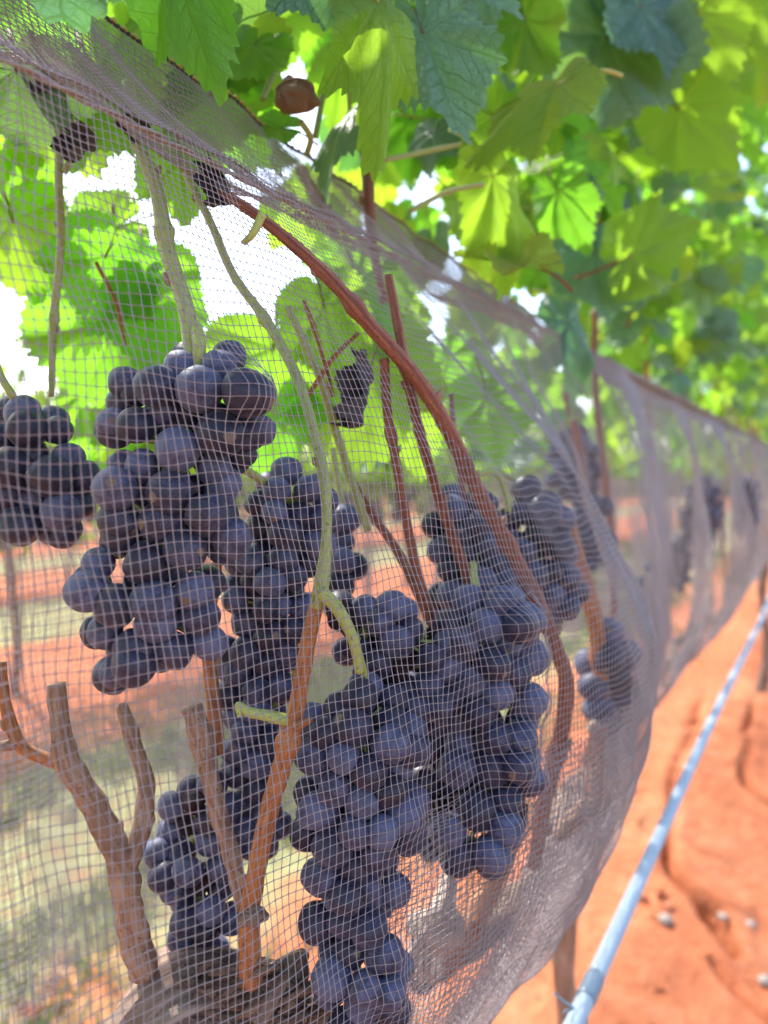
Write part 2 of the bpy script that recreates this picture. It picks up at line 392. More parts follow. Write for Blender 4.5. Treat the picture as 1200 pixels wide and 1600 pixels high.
gx = axis([(-300, -30, 30), (-30, -8, 2), (-8, -1.2, .15), (-1.2, .3, .0085), (.3, 6, .25), (6, 30, 3), (30, 300, 30)])
gy = axis([(-300, -20, 35), (-20, -1, 1), (-1, 1.0, .12), (1.0, 3.6, .0115), (3.6, 14, .25), (14, 40, 2), (40, 400, 30)])
XX, YY = np.meshgrid(gx, gy, indexing='ij')
ZZ = np.zeros_like(XX); near = (np.abs(XX) < 9) & (YY > -2) & (YY < 16)
ZZ[near] = terrain(XX[near], YY[near])
nx, ny = len(gx), len(gy); I = np.arange(nx*ny).reshape(nx, ny)
Q = np.stack([I[:-1, :-1], I[1:, :-1], I[1:, 1:], I[:-1, 1:]], -1).reshape(-1, 4)
props(link('ground', np_mesh('ground', np.stack([XX, YY, ZZ], -1).reshape(-1, 3), Q), mat=M['ground']), kind='structure')

def grass(name, count, xr, yr, lane_c, mat, hgt=.07):
    V = []; F = []
    for _ in range(count):
        x = lane_c+random.gauss(0, .42); y = random.uniform(*yr)
        if noise.noise(Vector((x*1.7, y*1.1, 9))) < -.12: continue
        for _b in range(4):
            bx, by = x+random.gauss(0, .015), y+random.gauss(0, .015); h = hgt*random.uniform(.4, 1.2); a = random.uniform(0, 6.3)
            dx, dy = math.cos(a)*.005, math.sin(a)*.005; lx, ly = random.gauss(0, .03), random.gauss(0, .03)
            i = len(V); V += [(bx-dx, by-dy, -.01), (bx+dx, by+dy, -.01), (bx+lx, by+ly, h)]; F.append((i, i+1, i+2))
    return props(link(name, pydata(name, V, F, False), mat=mat), 'thin dry green grass growing in the lane between the vine rows', 'grass', kind='stuff')
grass('grass', 26000, 0, (-.5, 13), -1.95, M['grassm'])

# ------------------------------------------------------------ bunches of grapes
def sphere_mesh(name, mat, seed, wr=.02, seg=20, rings=13):
    V = []; F = []
    rs = random.Random(seed)
    for i in range(rings+1):
        ph = math.pi*i/rings
        for k in range(seg):
            a = 2*math.pi*k/seg; p = Vector((math.sin(ph)*math.cos(a), math.sin(ph)*math.sin(a), math.cos(ph)*1.04))
            d = 1+wr*noise.noise(p*1.3+Vector((seed*3., 0, 0)))*2
            if wr > .1: d += .16*noise.noise(p*4+Vector((seed*3., 0, 0)))
            if ph > math.pi*.93: d *= .97
            V.append(p*d)
    for i in range(rings):
        for k in range(seg): F.append((i*seg+k, i*seg+(k+1) % seg, (i+1)*seg+(k+1) % seg, (i+1)*seg+k))
    me = pydata(name, V, F); bm = bmesh.new(); bm.from_mesh(me); bmesh.ops.remove_doubles(bm, verts=bm.verts, dist=1e-4)
    bm.to_mesh(me); bm.free(); me.polygons.foreach_set('use_smooth', [True]*len(me.polygons)); me.materials.append(mat); return me
BER = [sphere_mesh('grape', M['berry'], i, .03+.01*i) for i in range(4)]
RAI = [sphere_mesh('grape', M['raisin'], 9+i, .2) for i in range(2)]
BALLS = []     # every berry: centre and radius, the net is draped over them
def bunch(label, berries, stem_pts=None, group='bunches of dark grapes behind the net', raisins=(), stem_mat='stem', ball=True, sr=.0022):
    c = sum((Vector(b[0]) for b in berries), Vector())/len(berries); top = max(Vector(b[0]).z for b in berries)
    e = empty('grape_bunch', (c.x, c.y, top+.01), label, 'grapes', group)
    for i, (p, r) in enumerate(berries):
        o = link('grape', random.choice(RAI) if i in raisins else random.choice(BER), e)
        o.location = Vector(p)-e.location; k = r*(.8 if i in raisins else 1); o.scale = (k*random.uniform(.94, 1.03), k*random.uniform(.94, 1.03), k*random.uniform(.97, 1.08))
        o.rotation_euler = [random.uniform(0, 6.3) for _ in range(3)]
        if ball: BALLS.append((*p, r))
    zs = sorted(berries, key=lambda b: -Vector(b[0]).z); m = max(3, len(zs)//4); sp = []
    for i in range(0, len(zs), m):
        g = zs[i:i+m]; q = sum((Vector(b[0]) for b in g), Vector())/len(g); sp.append(q)
    if len(sp) < 2: sp.append(sp[0]-Vector((0, 0, .03)))
    tube('stem', sp, [sr]*len(sp), M[stem_mat], e, 5, 6)
    if stem_pts: tube('stem', [sp[0]]+[Vector(q) for q in stem_pts], [sr]*(len(stem_pts)+1), M[stem_mat], e, 6, 8, rough=.2)
    mb = MB()                                 # the little stalks that carry the berries
    for p, r in berries:
        q = min(sp, key=lambda s: (s-Vector(p)).length)
        C = spline([Vector(p)-e.location, (q+Vector((0, 0, .004)))-e.location], 2); mb.add(*tube_data(C, .0009, 4))
    props(link('stalk', mb.mesh('stalk', [M[stem_mat]]), e), kind='stuff')
    return e
def from_px(lst, t0, rf, slope=.0013, fill=0):
    out = []; rs = random.Random(len(lst))
    for _ in range(fill):                    # berries at the back of the bunch
        x, y, r = rs.choice(lst); q = P(x+rs.uniform(-18, 18), y+rs.uniform(-18, 18), t0+rs.uniform(.016, .03))
        if all((q-o[0]).length > .0135 for o in out) : out.append((q, rs.uniform(.0075, .0092)))
    for x, y, r in lst:
        t = t0+(rf-r)*slope; out.append((P(x, y, t), r*t/FPX))
    return out
def pack(ells, rpx, seed, back=-.55, tries=14000, cover=1.5):
    """berries thrown into a few overlapping ellipsoids given by picture place, size and distance"""
    rs = random.Random(seed); out = []
    E = []
    for (cx, cy_, rx, ry, t) in ells:
        E.append((P(cx, cy_, t), max(rx-rpx, 8)*t/FPX, max(ry-rpx, 8)*t/FPX, t))
    right = Vector((cy, sy, 0)); fwd = Vector((-sy, cy, 0)); br = rpx*ells[0][4]/FPX
    for _ in range(tries):
        c, a, b, t = rs.choice(E)
        d = Vector((rs.gauss(0, 1), rs.gauss(0, 1), rs.gauss(0, 1))).normalized()
        if -d.y < back: continue
        rr = rs.choice((1, 1, 1, .72, .45)); az = max(a*.8, .012)
        p = c + right*d.x*a*rr + fwd*d.y*az*rr + Vector((0, 0, 1))*d.z*b*rr
        r = br*rs.uniform(.86, 1.08)
        if any((p-q).length < cover*.5*(r+r2) for q, r2 in out): continue
        out.append((p, r))
    return out
z1 = lambda L: [(100+x/2.667, 500+y/2.667, r/2.667) for x, y, r in L]
B1 = z1([(490, 205, 72), (645, 195, 78), (765, 305, 106), (565, 290, 100), (385, 275, 92), (300, 300, 65), (410, 385, 72), (205, 435, 72), (300, 440, 82), (515, 410, 55),
         (650, 480, 100), (775, 475, 75), (475, 540, 95), (740, 560, 62), (625, 620, 75), (325, 610, 75), (245, 600, 60), (210, 705, 98), (440, 715, 97), (600, 812, 95),
         (650, 720, 65), (230, 835, 88), (410, 840, 90), (700, 910, 85), (240, 900, 82), (505, 955, 92), (345, 1015, 92), (145, 1015, 72), (100, 1130, 90), (210, 1190, 92),
         (375, 1175, 95), (545, 1130, 85), (385, 1265, 88), (170, 1300, 76), (565, 1235, 80), (290, 1370, 86), (455, 1375, 80), (215, 1465, 72), (290, 1440, 92), (640, 400, 60), (560, 1330, 60),
         (540, 700, 60), (330, 720, 60), (480, 850, 60), (320, 1130, 60), (450, 1050, 60)])
bunch('long bunch of dark blue grapes nearest the camera, hanging from a thick shoot', from_px(B1, .318, 37, fill=420), [P(312, 545, .33), P(300, 500, .345)], sr=.003)
B0 = [(x/2, 500+y/2, r/2) for x, y, r in [(70, 290, 55), (85, 342, 62), (180, 345, 48), (-10, 360, 45), (35, 465, 65), (155, 490, 68), (265, 490, 50), (30, 545, 55), (65, 645, 65), (190, 600, 62), (200, 660, 55), (215, 430, 48), (250, 575, 48), (110, 560, 50), (-40, 480, 60), (-50, 600, 60), (110, 430, 50)]]
bunch('loose cluster of dark grapes cut by the left edge of the photo', from_px(B0, .365, 32, fill=60), [P(20, 620, .37), P(0, 585, .37), P(-20, 540, .38)])
bunch('medium bunch of small dark grapes directly right of the nearest long bunch', pack([(455, 815, 84, 105, .41), (420, 930, 80, 105, .41), (400, 1040, 76, 95, .41)], 24, 2), [P(400, 745, .39), P(375, 730, .36)])
bunch('narrow strip of dark grapes right of the pale green shoot', pack([(537, 870, 40, 85, .5)], 24, 3), [P(530, 770, .5), P(520, 700, .5)])
bunch('partly shrivelled bunch low on the left beside the forked brown cane', pack([(310, 1270, 68, 80, .40), (300, 1340, 82, 76, .40), (320, 1430, 66, 84, .40)], 25, 4), [P(330, 1160, .41), P(345, 1080, .42)], raisins=(0, 3, 7))
bunch('bunch of dark grapes behind the bright orange cane', pack([(395, 1190, 62, 95, .41), (410, 1290, 50, 60, .41), (395, 1120, 54, 54, .41)], 25, 5), [P(440, 1090, .41), P(470, 1040, .4)])
bunch('large central bunch of dark grapes reaching down to the bottom edge', pack([(565, 1170, 116, 124, .375), (560, 1270, 114, 106, .375), (552, 1400, 94, 116, .37), (565, 1530, 84, 110, .365)], 29, 6), [P(570, 1070, .375), P(560, 1020, .36)])
bunch('broad bunch of dark grapes with red shrivelled berries in the middle', pack([(600, 1000, 88, 84, .415), (665, 1040, 80, 80, .415), (640, 1100, 86, 60, .41), (540, 970, 45, 55, .415)], 26, 7), [P(560, 1000, .40), P(535, 960, .37)], raisins=(1, 2, 5, 8, 9, 14))
bunch('shaded bunch set back in the gap right of the large central bunch', pack([(685, 1120, 92, 125, .455), (675, 1250, 66, 100, .455)], 27, 21), [P(672, 1030, .46), P(672, 990, .46)])
bunch('big bunch of dark grapes bulging against the net right of the centre', pack([(765, 1000, 96, 100, .42), (760, 1100, 95, 96, .42), (765, 1190, 94, 96, .415), (748, 1290, 86, 96, .41), (680, 1230, 50, 60, .42)], 29, 8), [P(745, 920, .43), P(740, 880, .45)], raisins=(4, 6))
bunch('shaded dark bunch left of the long red cane', pack([(725, 830, 72, 80, .49), (735, 920, 74, 80, .49)], 24, 9), [P(720, 760, .5), P(700, 700, .51)])
bunch('dark bunch right of the long red cane, pressed by net threads', pack([(832, 850, 74, 112, .53), (862, 905, 64, 86, .54)], 25, 10), [P(810, 755, .53), P(775, 735, .53)])
bunch('blurred dark bunch behind the last bulge of the near net', pack([(950, 1060, 58, 98, .63)], 27, 11), [P(930, 980, .63), P(925, 930, .64)])
bunch('blurred dark bunch hanging behind the near bulge beside a thin red shoot', pack([(895, 730, 48, 70, .95), (925, 830, 40, 70, .95)], 15, 12), [P(890, 650, .95), P(880, 600, .95)])
bunch('small blurred dark bunch low behind the second net fold', pack([(1020, 930, 28, 55, 1.3)], 12, 13), [P(1020, 870, 1.3), P(1018, 830, 1.3)])
bunch('blurred dark bunch in the distance near the right edge', pack([(1095, 800, 34, 62, 1.7)], 9, 14), [P(1095, 740, 1.7), P(1090, 700, 1.7)])
bunch('blurred dark bunch furthest along the row in view', pack([(1060, 880, 22, 50, 1.9)], 8, 15), [P(1060, 830, 1.9), P(1060, 790, 1.9)])
bunch('far blurred bunch at the right edge below the canopy', pack([(1165, 790, 24, 52, 2.3)], 7, 16), [P(1165, 740, 2.3), P(1162, 710, 2.3)])

# ------------------------------------------------------------ netting
WX, WZ = -.25, .146
YS = np.array([-.3, 0, .12, .2, .28, .36, .44, .52, .6, .68, .78, .9, 1.05])
ZS = np.array([.146, .10, .04, -.05, -.13, -.21, -.29, -.37, -.46])
XT = np.array([
 [-.25]*13,
 [-.265, -.26, -.255, -.242, -.232, -.226, -.225, -.228, -.235, -.245, -.24, -.22, -.235],
 [-.268, -.262, -.248, -.225, -.205, -.190, -.182, -.184, -.20, -.22, -.215, -.2, -.22],
 [-.27, -.26, -.243, -.214, -.184, -.162, -.146, -.142, -.155, -.185, -.21, -.185, -.21],
 [-.27, -.26, -.24, -.208, -.178, -.152, -.130, -.118, -.120, -.148, -.19, -.175, -.20],
 [-.27, -.255, -.235, -.205, -.176, -.150, -.128, -.117, -.120, -.145, -.185, -.17, -.195],
 [-.27, -.255, -.235, -.208, -.182, -.162, -.146, -.138, -.143, -.16, -.195, -.185, -.20],
 [-.275, -.26, -.245, -.225, -.21, -.197, -.188, -.183, -.18, -.19, -.22, -.22, -.24],
 [-.29, -.28, -.27, -.26, -.255, -.25, -.25, -.25, -.25, -.26, -.28, -.28, -.29]])
def cr_weights(xs, x):
    """Catmull-Rom on uneven stations (clamped ends): index and four weights through Hermite form"""
    x = np.clip(x, xs[0], xs[-1]-1e-9); i = np.clip(np.searchsorted(xs, x, side='right')-1, 0, len(xs)-2)
    return i, (x-xs[i])/(xs[i+1]-xs[i])
def herm(xs, Fv, x):
    """Fv (len(xs), ...) evaluated at x array -> (len(x), ...)"""
    m = np.gradient(Fv, xs, axis=0); i, s = cr_weights(xs, x); h = (xs[i+1]-xs[i])
    sh = (slice(None),)+(None,)*(Fv.ndim-1); s_ = s[sh]; h_ = h[sh]
    return (2*s_**3-3*s_**2+1)*Fv[i]+(s_**3-2*s_**2+s_)*h_*m[i]+(-2*s_**3+3*s_**2)*Fv[i+1]+(s_**3-s_**2)*h_*m[i+1]
YF = np.arange(1.2, 30.1, .16)                        # beyond the near bulge: hanging folds
rsf = np.random.default_rng(3)
def far_cols():
    cols = []
    for y in YF:
        f = .5+.5*math.sin(y*2*math.pi/.46+1.3*math.sin(y*1.7)+rsf.normal(0, .5)); amp = np.array([0, .2, .55, .8, 1, 1, .9, .6, .2])
        cols.append(-.262+amp*(.012+.095*f)+np.array([0, 0, 0, 0, 0, 0, 0, -.01, -.03]))
    return np.array(cols).T
XT[3:8] += .009*np.exp(-((YS-.54)/.11)**2)[None]
XT = np.hstack([XT, far_cols()]); YS = np.concatenate([YS, YF])
HX = np.interp(YS, [-.3, .2, .65, 1.2, 2, 30], [-.325, -.32, -.32, -.30, -.29, -.29])
HZ = np.interp(YS, [-.3, .2, .35, .65, 1.2, 2, 30], [.238, .233, .227, .209, .168, .165, .165])
def net_surface(ys, vs):
    """vs: 0..1 hem to wire, 1..2 wire to bottom edge; returns (len(ys), len(vs), 3) in lens-relative coordinates"""
    v_lo = vs < 1; zs = np.where(v_lo, 0, WZ-(vs-1)*(WZ-ZS[-1]))
    out = np.zeros((len(ys), len(vs), 3)); out[:, :, 1] = ys[:, None]
    Zi = -ZS; XY = herm(YS, XT.T.copy(), ys)           # (ny, nz)
    Xl = herm(Zi, XY.T.copy(), -zs[~v_lo])             # (nv, ny)
    out[:, ~v_lo, 0] = Xl.T; out[:, ~v_lo, 2] = zs[~v_lo][None]
    hx, hz = np.interp(ys, YS, HX), np.interp(ys, YS, HZ); s = vs[v_lo][None]
    out[:, v_lo, 0] = hx[:, None]*(1-s)+WX*s; sag = .012*np.sin(s*math.pi)*(1+.5*np.sin(ys*23))[:, None]
    out[:, v_lo, 2] = hz[:, None]*(1-s)+(WZ+.002)*s - sag
    k = np.exp(-((vs-1)/.012)**2); out[:, :, 2] += .003*k[None]
    return out
def wob(A, amp, f1, seed):
    y, z = A[:, :, 1], A[:, :, 2]
    return amp*(np.sin(y*f1+np.sin(z*31+seed)*1.4)*np.sin(z*f1*.8+seed+np.sin(y*27))+.6*np.sin((y*1.3+z)*f1*1.9+seed*2))
def threads(A, step, r, name, parent, mat, vert_mul=1.0, sides=3):
    """A[iy, iz] are the crossings; threads run along both directions through every crossing"""
    Vs = []; Qs = []; off = 0
    for S, rr in ((A, r), (A.transpose(1, 0, 2), r*.9)):       # S[a] is one thread along axis 1
        n, m, _ = S.shape; m2 = 2*m-1
        S2 = np.empty((n, m2, 3)); S2[:, ::2] = S; S2[:, 1::2] = (S[:, 1:]+S[:, :-1])/2
        rad = np.where(np.arange(m2) % 2 == 0, rr*1.3, rr*.82)[None, :, None]
        T = np.gradient(S2, axis=1); T /= np.linalg.norm(T, axis=2, keepdims=True)+1e-12
        N = np.cross(T, np.array([1., .02, .03])); N /= np.linalg.norm(N, axis=2, keepdims=True)+1e-12; B = np.cross(T, N)
        ring = np.stack([S2+(N*math.cos(a)+B*math.sin(a))*rad for a in [2*math.pi*k/sides for k in range(sides)]], 2)
        Vs.append(ring.reshape(-1, 3)); I = off+np.arange(n*m2*sides).reshape(n, m2, sides)
        for k in range(sides):
            k2 = (k+1) % sides; Qs.append(np.stack([I[:, :-1, k], I[:, :-1, k2], I[:, 1:, k2], I[:, 1:, k]], -1).reshape(-1, 4))
        off += n*m2*sides
    return props(link(name, np_mesh(name, np.concatenate(Vs), np.concatenate(Qs)), parent, mat), kind='stuff')
def drape(A, gap=.002):
    """push the cloth out of every berry it would cut"""
    b = np.array(BALLS); b[:, 2] -= H
    X, Y, Z = A[:, :, 0], A[:, :, 1], A[:, :, 2]
    for bx, by, bz, r in b:
        if by > Y.max()+.03 or by < Y.min()-.03: continue
        R_ = r+gap; d2 = (Y-by)**2+(Z-bz)**2; k = d2 < R_*R_
        if not k.any(): continue
        X[k] = np.maximum(X[k], bx+np.sqrt(R_*R_-d2[k]))
    return A
def blur(X, n):
    for _ in range(n):
        X[1:-1] = (X[:-2]+2*X[1:-1]+X[2:])/4; X[:, 1:-1] = (X[:, :-2]+2*X[:, 1:-1]+X[:, 2:])/4
net = empty('bird_netting', (0, 0, H), 'grey bird netting draped over the front of the near vine row', 'netting')
def strip(y0, y1, py_, pz, r, do_drape):
    ys = np.arange(y0, y1+py_*.5, py_); vt = np.linspace(0, 1, max(4, int(.11/pz*1.5)))[:-1]
    nv = int(.61/pz); vs = np.concatenate([vt[vt < .935] if pz < .01 else vt, np.linspace(.94, 1.0, 8) if pz < .01 else [], 1+np.linspace(0, .05, 11)[1:] if pz < .01 else [1.0], np.linspace(1.05, 2, int(nv*.95))[1:]])
    A = net_surface(ys, vs)
    A[:, :, 0] += wob(A, .0022, 38, 1.0) * np.clip(np.abs(vs-1)*12, 0, 1)[None]
    A[:, :, 1] += wob(A, .0016, 55, 2.0)+.03*np.clip(vs-1, 0, 1)[None]*np.clip(1-ys/.5, 0, 1)[:, None]
    A[:, :, 2] += wob(A, .0014, 60, 3.0)+.10*(ys-.25)[:, None]*np.clip((vs-1.3)*2, 0, 1)[None]*np.clip((1.0-ys)/.5, 0, 1)[:, None]
    if do_drape:
        rp = np.random.default_rng(17)             # snags: places where the mesh is pulled together
        for _ in range(70):
            cy0, cz0, sg, am = rp.uniform(0, .8), rp.uniform(-.42, .2), rp.uniform(.006, .02), rp.uniform(-.12, .42)
            dy, dz = A[:, :, 1]-cy0, A[:, :, 2]-cz0; g = am*np.exp(-(dy*dy+dz*dz)/(sg*sg)); A[:, :, 1] -= dy*g; A[:, :, 2] -= dz*g
        base = A[:, :, 0].copy(); drape(A); X = A[:, :, 0]; up = X.copy(); blur(up, 6); X[:] = np.maximum(up, X); blur(X, 1); drape(A, .0016)
    threads(A, 0, r, 'mesh', net, M['net'])
    return ys, A
STR = [strip(-1.6, -.062, .0075, .0095, .00045, False), strip(-.06, 1.02, .0034, .0046, .00024, True), strip(1.02, 2.3, .0075, .0095, .00068, True), strip(2.3, 4.8, .02, .02, .0014, False), strip(4.8, 12, .05, .045, .0034, False)]
# the hem strip is turned under: a second layer just behind the first
ys = np.arange(-.06, 2.4, .0042); vs = np.linspace(0, .93, 30); A = net_surface(ys, vs)
A[:, :, 0] -= .004+.02*np.sin(vs*3.0)[None]; A[:, :, 2] += .004*np.sin(ys*40)[:, None]+wob(A, .002, 60, 5.0)
threads(A, 0, .00032, 'turned_under_fold', net, M['net'])
# the slack foot of the net is gathered in a few layers under the bulge
for dx, sd_ in ((.006, 7.0), (.014, 9.0)):
    ys = np.arange(.30, 1.3, .0046); vs = np.linspace(1.52, 1.98, 60); A = net_surface(ys, vs); e = np.clip((vs-1.52)*4, 0, 1)[None]*np.clip((ys-.30)*6, 0, 1)[:, None]
    A[:, :, 0] -= .012*(1-e)+dx*(.4+.8*(vs-1.5))[None]; A[:, :, 0] += wob(A, .004, 45, sd_)*.6; A[:, :, 2] += .03*(ys-.5)[:, None]+wob(A, .003, 50, sd_+1)
    threads(A, 0, .0003, 'gathered_layer', net, M['net'])
# hem: dark cord with yellow stitches, along the top edge
hy = np.concatenate([s[1][:, 0, 1] for s in STR]); hc = np.concatenate([s[1][:, 0, :] for s in STR])
k = np.argsort(hy); hc = hc[k]
mb = MB(); mb.add(*tube_data(hc[::3], .0011, 6)); link('hem_cord', mb.mesh('hem_cord', [M['hem']]), net)
Ls = np.concatenate([[0], np.cumsum(np.linalg.norm(np.diff(hc, axis=0), axis=1))])
mb = MB(); s_ = 0
while s_ < 4.2:
    q = [np.array([np.interp(s_+d, Ls, hc[:, j]) for j in range(3)]) for d in (0, .002, .0045)]
    q[1] = q[1]+np.array([.001, 0, .0006]); mb.add(*tube_data(np.array(q)+np.array([.0006, 0, 0]), [.0005, .0011, .0004], 5)); s_ += .0062
props(link('stitching', mb.mesh('stitching', [M['stitch']]), net), kind='stuff')
tube('bottom_cord', [(-.285, -1.6, H-.462), (-.285, -.1, H-.462), (-.26, .3, H-.462), (-.25, .55, H-.462), (-.28, .9, H-.462), (-.29, 2, H-.46), (-.29, 6, H-.46), (-.29, 12, H-.46)], [.0014]*8, M['hem'], net)

# netting on the far side of the same row
bnet = empty('bird_netting', (-.78, 0, H), 'netting hanging on the far side of the near vine row', 'netting')
ys = np.arange(-1.6, 7, .0085); zs = np.arange(.0, -.62, -.0085)
A = np.zeros((len(ys), len(zs), 3)); A[:, :, 1] = ys[:, None]; A[:, :, 2] = zs[None]
A[:, :, 0] = .04*np.sin(ys*13+np.sin(ys*5)*2)[:, None]*np.clip(-zs*3+.2, 0, 1)[None]+.02*np.sin(ys*31)[:, None]*np.clip(-zs*2, 0, 1)[None]
A[:, :, 2] += .03*np.sin(ys*3.1)[:, None]
threads(A, 0, .0008, 'mesh', bnet, M['net'])
mb = MB(); mb.add(*tube_data(A[::4, 0], .0014, 5)); link('hem_cord', mb.mesh('hem_cord', [M['hem']]), bnet)

# trellis wire under the net's shoulder
wr = empty('trellis_wire', (WX, 0, H+WZ), 'taut brown twisted wire that the netting hangs over', 'wire')
for kk in range(2):
    yy = np.arange(-1.6, 12, .004); C = np.stack([-.0008+.0008*np.cos(yy*170+kk*math.pi), yy, -.0014+.0008*np.sin(yy*170+kk*math.pi)], 1)
    mb = MB(); C = C[:1225]; mb.add(*tube_data(C, .0009, 7)); link('strand', mb.mesh('strand', [M['wire']]), wr)
tube('far_length', [(WX, 3.2, H+WZ-.001), (WX, 7, H+WZ-.001), (WX, 12, H+WZ-.001)], [.002]*3, M['wire'], wr)

# ------------------------------------------------------------ irrigation pipe
pp = empty('irrigation_pipe', (-.166, 0, H-.4465), 'pale blue pipe running along the row in front of the net', 'pipe')
yy = np.concatenate([np.arange(-.6, 3, .05), np.arange(3, 30, .5)])
C = np.stack([.002*np.sin(yy*3.1), yy, .003*np.sin(yy*2.3)-.004*np.cos(yy*1.4)+.004], 1)
mb = MB(); mb.add(*tube_data(C, .0076, 20)); link('tube', mb.mesh('tube', [M['pipe']]), pp)
def ring_on_pipe(y, L, r, mat, name):
    C = np.array([[.002*math.sin(q*3.1), q, .003*math.sin(q*2.3)-.004*math.cos(q*1.4)+.004] for q in np.linspace(y, y+L, 7)])
    mb = MB(); mb.add(*tube_data(C, [r*.93, r, r, r*.97, r, r, r*.93], 20)); link(name, mb.mesh(name, [mat]), pp)
ring_on_pipe(.60, .035, .0086, M['pipe_d'], 'joint')
tube('clip', [(-.178+.008*math.cos(q)*1.15+.012, .578+.002*math.sin(q*2), H-.4455+.0092*math.sin(q)) for q in np.linspace(0, 6.9, 12)]+[(-.176, .575, H-.43), (-.181, .572, H-.424)], [.0012]*14, M['pipe_d'], pp)

# ------------------------------------------------------------ near vine: head, canes, shoots, leaves
v1 = empty('grapevine', P(330, 1600, .40)*1.0, 'nearest grapevine with a gnarled head and forked canes at the lower left', 'grapevine', 'grapevines of the near row')
v1.location.z = 0
hd = P(330, 1585, .385)
tube('trunk', [(hd.x, hd.y, 0), (hd.x-.02, hd.y+.01, .35), (hd.x+.005, hd.y-.01, .7), (hd.x, hd.y, hd.z-.04), (hd.x, hd.y, hd.z-.012)], [.034, .026, .022, .024, .018], M['bark'], v1, 14, 26, rough=.55, freq=70, ridges=5)
def Q3(*a): return [P(*q) for q in a]
tube('head', Q3((180, 1680, .37), (255, 1580, .375), (330, 1552, .385), (410, 1562, .40), (500, 1600, .42), (620, 1620, .46)), [.012, .018, .020, .017, .011, .010], M['bark'], v1, 16, 40, rough=.55, freq=120, ridges=9)
tube('spur', Q3((400, 1600, .37), (440, 1540, .38), (470, 1500, .39), (482, 1490, .39)), [.010, .010, .005, .0008], M['bark'], v1, 10, 16, rough=.6, freq=110, ridges=4)
rb = random.Random(5)
for i in range(150):                                    # loose strips of bark
    x = rb.uniform(190, 480); y = 1520+abs(x-330)*.28+rb.uniform(-8, 80); t = .362+rb.uniform(-.006, .02)+abs(x-330)*.00012
    a = P(x, y, t); b2 = P(x+rb.uniform(25, 75), y+rb.uniform(-35, 20), t+rb.uniform(-.004, .006))
    m_ = (a+b2)/2+Vector((rb.uniform(0, .004), 0, rb.uniform(0, .004)))
    tube('bark_strip', [a, m_, b2], [.0010, .0018, .0004], M['bark' if i % 3 else 'cane_old'], v1, 4, 4, rough=.5, freq=200)
BUD = sphere_mesh('bud', M['cane_old'], 3, .1, 10, 7)
for v_ in BUD.vertices:
    if v_.co.z > 0: v_.co.x *= 1-.6*v_.co.z; v_.co.y *= 1-.6*v_.co.z
def cane(pts, rads, mat='cane', nodes=.045, rough=.25, sides=12, n=14, name='cane', par=None, seed=1):
    if nodes:
        S = spline([list(P(*q))+[r] for q, r in zip(pts, rads)], 8); acc = .02
        for i in range(1, len(S)-3):
            acc += np.linalg.norm(S[i, :3]-S[i-1, :3])
            if acc > nodes*1.1:
                acc = 0; o = link('bud', BUD, par or v1); sd_ = Vector((cy, sy, 0))*(1 if i % 2 else -1); r_ = S[i, 3]
                o.location = Vector(S[i, :3])+sd_*r_*.85-Vector((par or v1).location); o.scale = (r_*.45, r_*.42, r_*.8); o.rotation_euler = (0, .5*(1 if i % 2 else -1), YAW)
    k = .76 if mat in ('cane', 'cane_red', 'shoot') else 1
    return tube(name, Q3(*pts), [r*k for r in rads], M[mat], par or v1, n, sides, rough=rough*(.5 if k < 1 else .8), freq=110, nodes=nodes*2.2, seed=seed)
cane([(225, 1520, .375), (205, 1440, .37), (190, 1350, .365), (150, 1265, .36), (105, 1190, .355), (95, 1130, .355), (88, 1068, .355)], [.0075, .0072, .0073, .0062, .0062, .0046, .0042], 'cane_old', .09, .35, 16)
cane([(110, 1195, .356), (70, 1185, .353), (30, 1160, .35), (8, 1100, .35), (2, 1035, .35)], [.0052, .004, .0042, .0036, .003], 'cane', .05, .3)
cane([(30, 1162, .35), (-15, 1168, .348)], [.003, .002], 'cane_old', 0)
cane([(200, 1350, .365), (222, 1290, .37), (228, 1225, .375), (208, 1160, .38), (190, 1100, .385)], [.0052, .0048, .0045, .0036, .0032], 'cane_old', .035, .3)
cane([(380, 1420, .372), (360, 1330, .372), (330, 1230, .37), (318, 1170, .372), (300, 1105, .372)], [.0042, .0045, .0048, .006, .0058], 'cane_old', .06, .35)
cane([(340, 1180, .385), (333, 1090, .39), (325, 1000, .39), (338, 880, .40)], [.0052, .0050, .0046, .0040], 'cane', .06, .2, seed=3)
cane([(392, 1535, .365), (390, 1440, .36), (398, 1375, .352), (420, 1270, .35), (448, 1170, .348), (462, 1115, .347), (478, 1020, .347), (493, 945, .348)], [.0080, .0066, .0062, .0058, .0062, .0052, .0050, .0046], 'cane', .07, .22, 16, 16, seed=2)
cane([(380, 1438, .356), (398, 1430, .349), (418, 1432, .352)], [.0035, .0042, .002], 'bark', 0, .9)
cane([(450, 1125, .347), (415, 1118, .342), (388, 1112, .338), (372, 1102, .336), (374, 1120, .336)], [.0032, .0028, .0024, .0016, .001], 'stem', 0, .2)
cane([(462, 1135, .343), (487, 1124, .341)], [.0034, .0018], 'cane', 0, .3)
cane([(493, 950, .347), (502, 915, .346), (510, 840, .348), (508, 760, .352), (492, 680, .36), (462, 585, .375), (415, 500, .39), (365, 430, .40), (330, 350, .41), (290, 270, .42)], [.0040, .0050, .0034, .0036, .0036, .0036, .0034, .0033, .0032, .003], 'shoot', .08, .12, 12, 12)
cane([(502, 925, .343), (530, 955, .342), (552, 1000, .345), (562, 1050, .35)], [.0036, .0030, .0027, .0022], 'stem', 0, .15)
cane([(302, 560, .335), (290, 480, .342), (262, 390, .35), (245, 300, .36), (215, 215, .375), (200, 130, .39)], [.0052, .0050, .0050, .0046, .0046, .0042], 'shoot', .055, .15, 14, seed=4)
